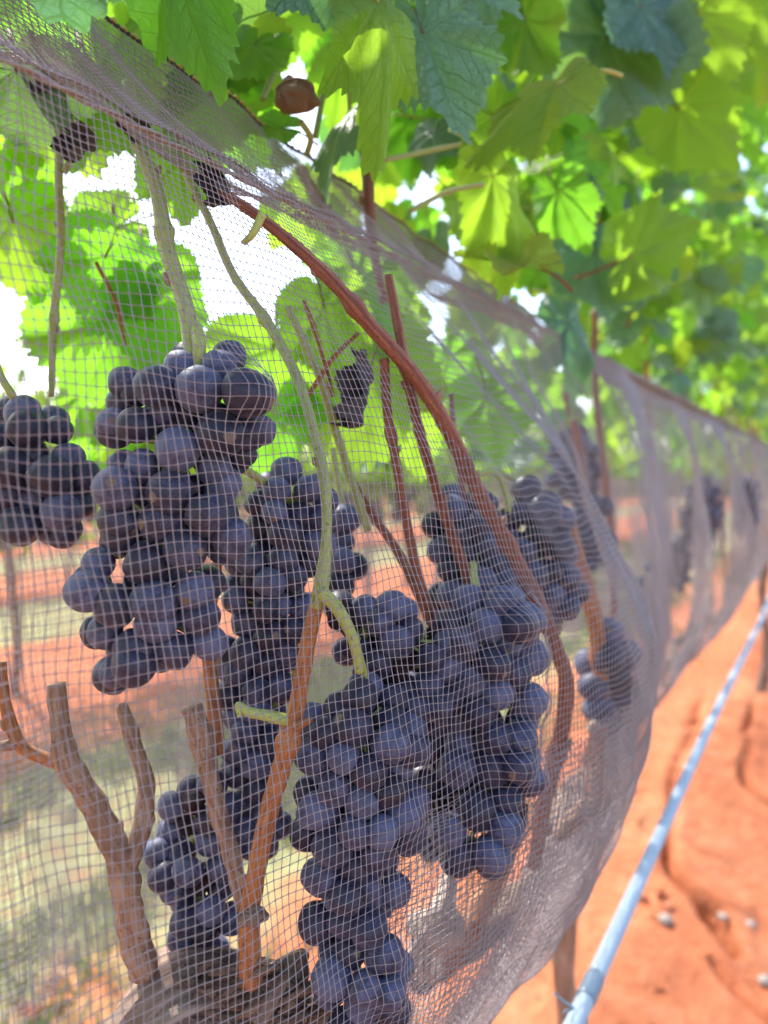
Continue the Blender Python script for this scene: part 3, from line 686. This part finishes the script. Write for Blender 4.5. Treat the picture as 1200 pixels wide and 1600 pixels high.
cane([(80, 620, .42), (84, 500, .42), (95, 380, .42), (92, 270, .42), (96, 180, .42)], [.0022, .003, .003, .003, .0032], 'shoot', .05, .2, seed=5)
cane([(100, 270, .42), (118, 230, .42), (112, 190, .42)], [.0028, .0022, .002], 'shoot', 0, .2)
cane([(150, 410, .44), (180, 470, .44), (196, 540, .44)], [.0016, .0016, .0013], 'cane', .0, .2)
cane([(345, 300, .36), (385, 325, .355), (450, 375, .36), (520, 440, .368), (580, 510, .38), (650, 590, .395), (700, 670, .41), (745, 765, .425), (790, 845, .44), (838, 935, .455), (868, 1010, .47), (885, 1070, .48), (876, 1150, .49), (850, 1260, .52), (835, 1350, .58)], [.003, .0034, .0040, .0046, .0052, .0056, .0058, .0058, .0058, .0062, .0064, .0068, .0070, .0072, .0075], 'cane_red', .075, .2, 14, 12, seed=6)
cane([(600, 560, .39), (605, 640, .40), (622, 740, .41), (640, 840, .42), (662, 930, .43), (688, 995, .44)], [.0034, .0034, .0034, .0036, .0042, .003], 'cane_red', .06, .2, seed=7)
cane([(607, 430, .40), (622, 510, .40), (645, 630, .41), (668, 720, .43), (690, 790, .45), (730, 900, .47), (760, 990, .5)], [.003, .0034, .0038, .0042, .0042, .0044, .0046], 'cane_red', .07, .2, seed=8)
cane([(540, 730, .44), (580, 800, .44), (620, 860, .44), (655, 930, .445), (690, 1000, .45)], [.0026, .003, .0036, .0042, .004], 'cane_red', .05, .3, seed=9)
cane([(573, 200, .56), (575, 290, .55), (582, 380, .54), (600, 470, .52)], [.0062, .006, .005, .004], 'cane_red', .07, .2, seed=10)
cane([(470, 265, .56), (500, 320, .54), (525, 370, .54)], [.006, .006, .004], 'cane_red', .06, .2, seed=11)
cane([(480, 620, .40), (520, 560, .40), (560, 520, .40)], [.0018, .0018, .0014], 'cane', 0, .2)
cane([(450, 480, .42), (500, 590, .42), (530, 690, .43), (575, 830, .44)], [.003, .0032, .0032, .003], 'shoot', .06, .2)
cane([(475, 470, .43), (500, 540, .43), (520, 620, .44)], [.0018, .0018, .0016], 'cane', 0, .2)
cane([(410, 335, .35), (395, 365, .35), (380, 380, .352)], [.0022, .0018, .0014], 'stem', 0, .1)
cane([(705, 615, .45), (712, 700, .46), (730, 800, .48)], [.002, .0022, .002], 'cane_red', .05, .2)
cane([(745, 740, .50), (775, 740, .505), (790, 770, .51), (795, 800, .51)], [.0025, .0022, .0022, .002], 'stem', 0, .1)
# petioles and shoots in the canopy above the net
for pts in ([(455, 60, .5), (430, 110, .48), (410, 155, .47)], [(520, 90, .5), (505, 150, .5), (492, 215, .5)], [(600, 250, .52), (650, 240, .55), (720, 225, .58)],
            [(640, 330, .55), (700, 300, .56), (755, 288, .57)], [(300, 20, .4), (280, -40, .42)], [(470, 190, .46), (485, 215, .47), (480, 240, .48)], [(540, 60, .55), (545, 140, .56), (550, 230, .57)]):
    cane(pts, [.0026]*len(pts), 'shoot', 0, .1, name='petiole')

def hero(vine, bx, by, tx, ty, t, key, roll=0, wide=1.0, tt=None, var=None):
    return leaf_at(vine, P(bx, by, t), P(tx, ty, tt or t), key, R(roll), wide, var)
for ih, a in enumerate([
    (60, -190, 100, 42, .27, 'b', 12, 1.3, None, 0), (262, -75, 348, 152, .36, 'g', 15, .56, None, 0), (500, -60, 550, 72, .42, 'b', -20, 1.2, None, 2),
    (590, 0, 625, 222, .40, 'g', -40, .82, None, 1), (660, 50, 722, 212, .47, 'b', 30, 1.0, None, 0), (872, 130, 722, 212, .56, 'o', 50, .8, None, 3),
    (770, 275, 832, 425, .60, 'y', -40, .85, None, 1), (820, 415, 700, 400, .62, 'o', 60, .9, None, 2), (950, 60, 985, 245, .75, 'b', 20, 1.25, None, 2),
    (1000, 10, 1045, 120, .72, 'b', -20, 1.1, None, 0), (1060, 170, 1150, 262, .8, 'g', 15, 1.3, None, 0), (930, 395, 945, 500, .85, 'b', 10, 1.3, None, 0),
    (985, 400, 1090, 350, .8, 'g', 20, 1.5, None, 0), (700, -30, 740, 70, .52, 'b', 30, 1.3, None, 1), (770, 180, 850, 240, .6, 'g', 30, 1.2, None, 0),
    (1090, 20, 1155, 130, .78, 'y', 10, 1.2, None, 0), (885, 500, 930, 610, .8, 'b', -40, .8, None, 1), (640, 60, 790, 70, .55, 'g', 30, 1.0, None, 2),
    (555, 170, 470, 250, .50, 'b', 40, 1.0, None, 3), (350, 40, 420, 150, .5, 'o', 10, 1.3, None, 1), (440, 200, 360, 190, .48, 'g', 55, 1.0, None, 0),
    (530, 100, 520, 190, .58, 'g', 10, 1.2, None, 1), (870, 300, 905, 390, .72, 'g', 20, 1.2, None, 1), (1010, 470, 1075, 430, .95, 'b', 10, 1.2, None, 2),
    (1150, -20, 1195, 105, .9, 'g', 10, 1.1, None, 0), (1200, 60, 1210, 180, 1.0, 'y', 10, 1.1, None, 2), (1140, 150, 1180, 240, 1.1, 'g', 0, 1.1, None, 1), (820, 30, 870, 130, .62, 'g', 10, 1.1, None, 2),
    # behind the net, lit from behind
    (25, 110, 40, 235, .36, 'b', 10, 1.4, None, 0), (20, 250, 45, 350, .52, 'g', 20, .9, None, 1), (20, 345, 60, 470, .52, 'g', 10, 1.1, None, 0), (165, 400, 120, 510, .50, 'g', -20, 1.1, None, 2),
    (225, 440, 235, 585, .52, 'g', 10, 1.0, None, 0), (180, 355, 60, 400, .56, 'g', 20, .8, None, 1), (280, 250, 290, 350, .5, 'g', 10, 1.1, None, 0), (180, 500, 130, 650, .55, 'g', 15, 1.1, None, 2),
    (425, 545, 400, 665, .58, 'g', 0, 1.4, None, 1), (400, 640, 440, 745, .60, 'g', 10, 1.4, None, 0), (560, 560, 590, 750, .62, 'g', 20, 1.0, None, 2), (760, 620, 778, 720, .66, 'g', 0, 1.0, None, 0),
    (700, 560, 740, 640, .7, 'g', 0, 1.0, None, 1), (505, 480, 530, 610, .54, 'g', 10, .9, None, 0), 
    (20, 0, 60, 130, .5, 'g', 0, 1.3, None, 1), (200, 60, 300, 175, .55, 'g', 10, 1.2, None, 2), (430, 0, 440, 110, .6, 'g', 0, 1.2, None, 0), (290, 160, 400, 245, .56, 'g', 0, 1.1, None, 3),
    (150, 110, 230, 240, .46, 'y', 20, 1.2, None, 0), (90, 150, 140, 260, .5, 'o', 10, 1.3, None, 1), (330, 150, 350, 255, .52, 'g', 10, 1.3, None, 2), (250, 60, 260, 200, .52, 'b', 0, 1.2, None, 0),
    (560, 440, 600, 560, .58, 'g', 10, .9, None, 0), (640, 620, 650, 740, .64, 'g', 10, .8, None, 1), 
    (110, 215, 195, 275, .39, 'd', 0, .7, None, 0), (70, 130, 125, 235, .38, 'd', 0, .55, None, 1), (345, 285, 385, 365, .37, 'd', 20, .5, None, 0), (215, 205, 260, 250, .38, 'd', 0, .8, None, 1), (575, 605, 562, 735, .45, 'd', 30, .24, None, 0)]):
    a = list(a)
    if 2 < ih < 28: a[7] *= .66; a[2] = a[0]+(a[2]-a[0])*1.0
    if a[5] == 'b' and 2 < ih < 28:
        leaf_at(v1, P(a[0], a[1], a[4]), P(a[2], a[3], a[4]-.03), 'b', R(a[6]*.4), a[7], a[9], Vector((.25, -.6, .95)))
    else: hero(v1, *a)
SKYGAPS = [[(-40, 220), (90, 235), (215, 260), (250, 360), (130, 420), (60, 560), (-40, 620)], [(255, 300), (330, 325), (480, 400), (450, 500), (370, 540), (280, 420)], [(90, 250), (250, 290), (240, 400), (170, 400), (90, 330)], [(0, 560), (100, 560), (100, 800), (0, 800)],
           [(300, 560), (500, 500), (560, 760), (380, 800)]]
def inside(poly, x, y):
    c = False; j = len(poly)-1
    for i in range(len(poly)):
        xi, yi = poly[i]; xj, yj = poly[j]
        if (yi > y) != (yj > y) and x < (xj-xi)*(y-yi)/(yj-yi)+xi: c = not c
        j = i
    return c
def lowleaf(seed):
    me = leaf_mesh('leaf_low', M['leaf'], M['stem'], seed, cup=.1, droop=.3, ripple=.07, spokes=46, rings=3, pet=False)
    V = np.array([v.co[:] for v in me.vertices]); return V, [tuple(p.vertices) for p in me.polygons], [(v[0], v[1]) for v in V]
LOW = [lowleaf(200+i) for i in range(4)]; KEYM = 'gyo b'.replace(' ', '')
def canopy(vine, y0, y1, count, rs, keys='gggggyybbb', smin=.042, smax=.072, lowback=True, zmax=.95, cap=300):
    n = 0; tries = 0; L = []
    while n < count and tries < count*12:
        tries += 1
        y = rs.uniform(y0, y1); mode = rs.random()
        if lowback and mode < .10: x = rs.uniform(-.72, -.5); z = rs.uniform(.03, .25)
        elif mode < .34: x = rs.uniform(-.85, -.25); z = rs.uniform(.45, zmax+.1)          # the roof of the row
        else:
            z = .22+(zmax-.22)*rs.random()**1.15; front = -.2-.10*math.exp(-((z-.2)/.12)**2)
            x = max(front - abs(rs.gauss(0, .16)), -.8)
        s = rs.uniform(smin, smax); p = Vector((x, y, H+z))
        tip = Vector((rs.gauss(.15 if x > -.4 else -.2, .45), rs.gauss(0, .55), -.75+rs.gauss(0, .35))).normalized()
        if z < .34 and x > -.42 and tip.z < -.3: s *= .8
        hemz = .233-.06*max(0, y-.35)
        if z-s*.9 < hemz and x > -.40: p.x = x = -.40
        pr = proj(p)
        if pr and pr[2] < .38 and -150 < pr[0] < 1350: continue
        if (p-Vector((0, 0, H))).length < .34: continue
        if y < 3 and any(q and any(inside(g, q[0], q[1]) for g in SKYGAPS) for q in (pr, proj(p+tip*s*.5), proj(p+tip*s))): continue
        nrm = Vector((rs.gauss(.7 if x > -.45 else -.4, .5), rs.gauss(-.2, .6), rs.gauss(.55, .4)))
        shown = s/max(pr[2], .3) if pr and pr[2] > 0 and -60 < pr[0] < 1260 and -60 < pr[1] < 1660 else 0
        if mode > .10 and mode < .34: shown *= .25
        L.append((shown, p, p+tip*s, rs.choice(keys), rs.uniform(.9, 1.15), rs.randrange(4), nrm)); n += 1
    have = sum(1 for c in vine.children if c.name.startswith('leaf')); L.sort(key=lambda q: -q[0])
    for q in L[:cap-have]: leaf_at(vine, q[1], q[2], q[3], 0, q[4], q[5], q[6])
    mb = MB()
    for q in L[cap-have:]:
        y = q[2]-q[1]; ln = y.length; y.normalize(); z = (q[6]-y*q[6].dot(y)).normalized(); x = y.cross(z)
        B = np.array([x*q[4], y, z])*ln; V, F, UV = LOW[q[5]]
        mb.add(V@B+np.array(q[1]-Vector(vine.location)), F, UV, {'g': 0, 'y': 1, 'b': 2, 'o': 3}[q[3]])
    if mb.V: props(link('foliage', mb.mesh('foliage', [M['leaf'], M['leaf_y'], M['leaf_b'], M['leaf_o']]), vine), kind='stuff')
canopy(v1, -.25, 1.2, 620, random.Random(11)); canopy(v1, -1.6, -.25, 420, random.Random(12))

# small dried curl among the leaves above the hem
c0 = P(462, 150, .45)
cu = sphere_mesh('dry_curl', M['curl'], 4, .30, 30, 20)
o = link('dried_curl', cu); o.location = c0; o.scale = (.0125, .0115, .0085); o.rotation_euler = (0, .2, .5)
props(o, 'small brown dried curled ball among the leaves just above the net hem', 'dried curl')
tube_o = tube('dried_curl_rim', Q3((440, 152, .443), (432, 140, .443), (448, 126, .441), (470, 124, .44), (488, 134, .441), (490, 155, .443)), [.0006, .0012, .0008, .0008, .0011, .0005], M['cane_old'], None, 5, 6, rough=.5)
tube_o.name = 'rim'; tube_o.parent = o; tube_o.matrix_parent_inverse = Matrix.LocRotScale(o.location, o.rotation_euler, o.scale).inverted()

# ------------------------------------------------------------ further vines of the same row
ORD = ['second', 'third', 'fourth', 'fifth', 'sixth', 'seventh']
SPOTS = [.93, 4.3, 6.4, 8.6]; REACH = [(1.1, 2.6), (2.6, 5.3), (5.3, 7.4), (7.4, 9.6)]
for i, y in enumerate(SPOTS):
    rs = random.Random(40+i); x = -.26+rs.uniform(-.02, .01)
    v = empty('grapevine', (x, y, 0), f'{ORD[i]} grapevine along the near row counting away from the camera', 'grapevine', 'grapevines of the near row')
    zt = H-.43
    tube('trunk', [(x+rs.uniform(-.02, .02), y, -.02), (x+.015, y+.01, .25), (x-.012, y-.015, .5), (x, y, zt)], [.026 if i else .019, .02 if i else .0165, .019 if i else .015, .024 if i else .018], M['bark'] if i else M['cane_old'], v, 10, 14, rough=.6, freq=60, ridges=4)
    tube('head', [(x-.01, y-.42, zt+.02), (x+.01, y-.2, zt-.005), (x, y, zt+.012), (x, y+.2, zt), (x-.01, y+.45, zt+.02)], [.010, .016, .022, .015, .009], M['bark'], v, 12, 14, rough=.8, freq=60, ridges=4)
    ya, yb = REACH[i]
    tube('arm', [(x-.01, (ya if i else y)+.1, zt+.02)]+[(x-.03+rs.uniform(-.02, .02), q, zt+.02+rs.uniform(-.02, .02)) for q in np.arange((ya if i else y)+.4, yb, .3)], [.012]*(1+len(np.arange((ya if i else y)+.4, yb, .3))), M['bark'], v, 6, 10, rough=.5, freq=60)
    for k in range(int((yb-ya)*2.6)):
        yy = ya+k*.38+rs.uniform(-.06, .06); lean = rs.uniform(-.06, .1)
        pts = [(x, yy, zt+.01), (x+rs.uniform(-.03, .03), yy+lean*.4, H-.15), (x-.03+rs.uniform(-.03, .03), yy+lean, H+.15), (x-.08+rs.uniform(-.05, .05), yy+lean*1.5, H+.5)]
        tube('cane', pts, [.0065, .0055, .005, .003], M[rs.choice(['cane', 'cane_red', 'cane_old', 'cane'])], v, 10, 8, rough=.25, freq=120, nodes=.07, seed=k)
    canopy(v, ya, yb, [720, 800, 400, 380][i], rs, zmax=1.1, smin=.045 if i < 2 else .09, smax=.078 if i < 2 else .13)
# details of the second vine, seen under and between the bunches
v2 = [o for o in COL.objects if o.name.startswith('grapevine') and o.get('label', '').startswith('second')][0]
def at2(name, pts, rads, mat, **kw):
    return tube(name, Q3(*pts), rads, M[mat], v2, 10, 12, **kw)
at2('spur', [(655, 1530, .62), (665, 1490, .60), (690, 1440, .60), (700, 1400, .61), (705, 1360, .62)], [.012, .015, .011, .007, .004], 'pale_bark', rough=1.0, freq=130, ridges=5)
at2('spur', [(640, 1440, .61), (680, 1450, .60), (725, 1450, .60)], [.008, .016, .007], 'pale_bark', rough=1.0, freq=150, ridges=5)
at2('cane', [(680, 1520, .62), (730, 1450, .64), (770, 1380, .66), (790, 1330, .68)], [.013, .012, .011, .010], 'cane', rough=.3, freq=80)
at2('cane', [(928, 1240, .63), (932, 1150, .63), (938, 1050, .62), (925, 950, .62), (900, 860, .62), (885, 800, .62)], [.0075, .0075, .007, .0065, .006, .005], 'cane', rough=.25, freq=100, nodes=.06)
at2('spur', [(870, 1310, .66), (910, 1270, .66), (950, 1240, .67), (975, 1225, .7)], [.006, .010, .013, .010], 'cane_old', rough=.6, freq=80)
at2('spur', [(925, 1140, .615), (930, 1132, .612), (938, 1128, .612)], [.004, .005, .003], 'pale_bark', rough=.6, freq=100)
at2('cane', [(885, 610, .9), (905, 700, .9), (912, 760, .9), (925, 810, .92)], [.006, .006, .0065, .006], 'cane_red', rough=.2)
at2('cane', [(850, 690, .88), (875, 665, .88), (900, 650, .88)], [.003, .003, .003], 'shoot')

# ------------------------------------------------------------ neighbouring row
def far_vine_meshes(seed):
    rs = random.Random(seed); mb = MB()
    for _ in range(750):
        z = rs.uniform(.72, 1.62); y = rs.uniform(-.75, .75); x = rs.gauss(0, .16+.08*math.sin((z-.7)*3))
        if z < 1.05 and rs.random() < .55: continue
        a = Vector((rs.gauss(0, 1), rs.gauss(0, 1), rs.gauss(0, .8))).normalized(); b = a.cross(Vector((rs.gauss(0, 1), rs.gauss(0, 1), rs.gauss(0, 1)))).normalized()
        s = rs.uniform(.045, .075); p = Vector((x, y, z)); c = a.cross(b)
        V = [p, p+a*s*.7+b*s*.1, p+a*s*.5+b*s*.75+c*s*.2, p+b*s*1.1, p-a*s*.5+b*s*.75+c*s*.2, p-a*s*.7+b*s*.1]
        mb.add(V, [(0, 1, 2, 3), (0, 3, 4, 5)], [(0, 0), (.6, .1), (.5, .7), (0, 1), (-.5, .7), (-.6, .1)])
    crown = mb.mesh('crown', [M['foliage']])
    mb = MB(); mb.add(*tube_data(spline([(0, 0, -.02), (.02, .01, .3), (-.01, 0, .72), (0, .02, 1.2)], 6), np.linspace(.03, .015, 19), 10, rough=.5, freq=30)); tr = mb.mesh('trunk', [M['bark']])
    mb = MB()
    for k in range(22):
        y, z = rs.uniform(-.7, .7), rs.uniform(.72, .98)
        mb.add(*[q for q in tube_data(spline([(.05, y, z+.07), (.05, y, z), (.05, y, z-.07)], 4), [.012, .03, .04, .045, .045, .04, .03, .02, .008], 8, rough=.5, freq=60)])
    fr = mb.mesh('fruit', [M['berry']])
    return crown, tr, fr
FV = [far_vine_meshes(s) for s in (1, 2, 3)]
NAMES = ['first', 'second', 'third', 'fourth', 'fifth', 'sixth', 'seventh', 'eighth', 'ninth', 'tenth', 'eleventh', 'twelfth']
for r_, (xr, rowname, n0, n1) in enumerate([(-3.65, 'row across the lane', 0, 12), (-7.05, 'second row beyond the lane', 0, 12)]):
    for i in range(n0, n1):
        v = empty('grapevine', (xr+random.uniform(-.05, .05), .9+i*1.4, 0), f'{NAMES[i]} grapevine in the {rowname}, counting from the left', 'grapevine', f'grapevines in the {rowname}')
        cr, tr, fr = FV[(i+r_) % 3]
        a = link('crown', cr, v); link('trunk', tr, v)
        props(link('fruit', fr, v), kind='stuff')
        v.scale = (1, 1, random.uniform(.95, 1.06))
    nn = empty('bird_netting', (xr+.22, 0, 0), f'grey netting along the {rowname}', 'netting')
    ys = np.arange(.2, 18, .03); zs = np.arange(1.28, .62, -.03)
    A = np.zeros((len(ys), len(zs), 3)); A[:, :, 1] = ys[:, None]; A[:, :, 2] = zs[None]
    A[:, :, 0] = .06*np.sin(ys*9+np.sin(ys*4)*2)[:, None]*np.clip((1.28-zs)*3, 0, 1)[None]
    threads(A, 0, .0019, 'mesh', nn, M['net'])
# distant trees closing the view
mb = MB(); rs = random.Random(9)
for _ in range(9000):
    a_ = rs.uniform(R(-100), R(40)); rr = rs.uniform(40, 55); z = abs(rs.gauss(0, 1.1))*(1+.5*math.sin(a_*13)+.3*math.sin(a_*31)); s = rs.uniform(.3, .7)
    p = Vector((math.sin(a_)*rr, math.cos(a_)*rr, z)); u = Vector((rs.gauss(0, 1), rs.gauss(0, 1), rs.gauss(0, 1))).normalized(); v = u.cross(Vector((rs.gauss(0, 1), 1, rs.gauss(0, 1)))).normalized()
    mb.add([p-u*s-v*s, p+u*s-v*s, p+u*s+v*s, p-u*s+v*s], [(0, 1, 2, 3)])
props(link('distant_trees', mb.mesh('distant_trees', [M['foliage']])), 'low belt of distant trees on the horizon behind the vine rows', 'trees', kind='stuff')

# ------------------------------------------------------------ things on the soil
def stone(px, py, size, label, mat='stone', seed=0, sq=.6):
    g = G(px, py); me = sphere_mesh('stone', M[mat], seed, .14, 16, 10)
    o = link('stone', me); o.location = (g.x, g.y, size*sq*.5); o.scale = (size, size*.85, size*sq); o.rotation_euler = (0, 0, seed)
    return props(o, label, 'stone', 'pale stones on the red soil')
stone(1040, 1440, .019, 'white pebble with an orange dead leaf against it, right of the pipe', seed=1)
stone(1172, 1447, .015, 'small pale pebble near the right edge, right of the dark shadow groove', seed=2)
stone(1130, 1435, .014, 'pale pebble between the dark shadow groove and the right edge pebble', seed=3)
stone(1195, 1535, .016, 'pale stone at the right edge near the bottom of the photo', seed=4)
stone(985, 885, .08, 'pale blurred stone under the row behind the second net fold', seed=5)
stone(1095, 890, .07, 'blurred pale stone under the row toward the right edge', seed=6)
stone(870, 830+80, .06, 'blurred pale stone under the row behind the first net bulge', seed=7)
def fallen(g, size, key, label, seed):
    e = link('fallen_leaf', LV[key][seed % len(LV[key])]); e.location = (g.x, g.y, .02); e.scale = (size, size, size); e.rotation_euler = (.15+seed*.1, .1, seed*1.7)
    props(e, label, 'leaf', 'fallen leaves on the soil')
M['leaf_r'] = leaf_mat('leaf_dead_orange', (.42, .17, .08), (.4, .15, .05), (.5, .2, .08), .7, .3, .3)
LV['r'] = [leaf_mesh('leaf', M['leaf_r'], M['cane_red'], 90+i, ripple=.15, curl=1.8+i*.5, spokes=90, rings=9) for i in range(2)]
fallen(G(1035, 1418), .03, 'r', 'orange dead leaf lying by the white pebble right of the pipe', 0)
fallen(G(90, 1570), .055, 'r', 'orange red dead leaf on the soil at the lower left', 1)
fallen(G(50, 1600), .045, 'r', 'second orange dead leaf at the lower left corner', 2)
fallen(G(1008, 1425), .03, 'r', 'small dark orange leaf scrap left of the white pebble', 1)
# fine soil crumbs
mb = MB(); rs = random.Random(3)
for _ in range(2600):
    x, y = rs.uniform(-1.1, .45), rs.uniform(.9, 3.8); s = rs.choice((.002, .003, .004, .006, .009))
    p = Vector((x, y, .01*noise.noise(Vector((x*6, y*6, 3)))+.035*noise.noise(Vector((x*1.3, y*1.3, 0)))))
    V = [p+Vector((rs.uniform(-1, 1)*s, rs.uniform(-1, 1)*s, s*rs.uniform(.3, 1))) for _ in range(1)]+[p+Vector((math.cos(a)*s*rs.uniform(.7, 1.2), math.sin(a)*s*rs.uniform(.7, 1.2), -s*.2)) for a in (0, 1.3, 2.6, 3.9, 5.1)]
    mb.add(V, [(0, 1, 2), (0, 2, 3), (0, 3, 4), (0, 4, 5), (0, 5, 1)])
props(link('soil_crumbs', mb.mesh('soil_crumbs', [M['ground']])), 'loose crumbs of red soil scattered under the row', 'soil', kind='stuff')
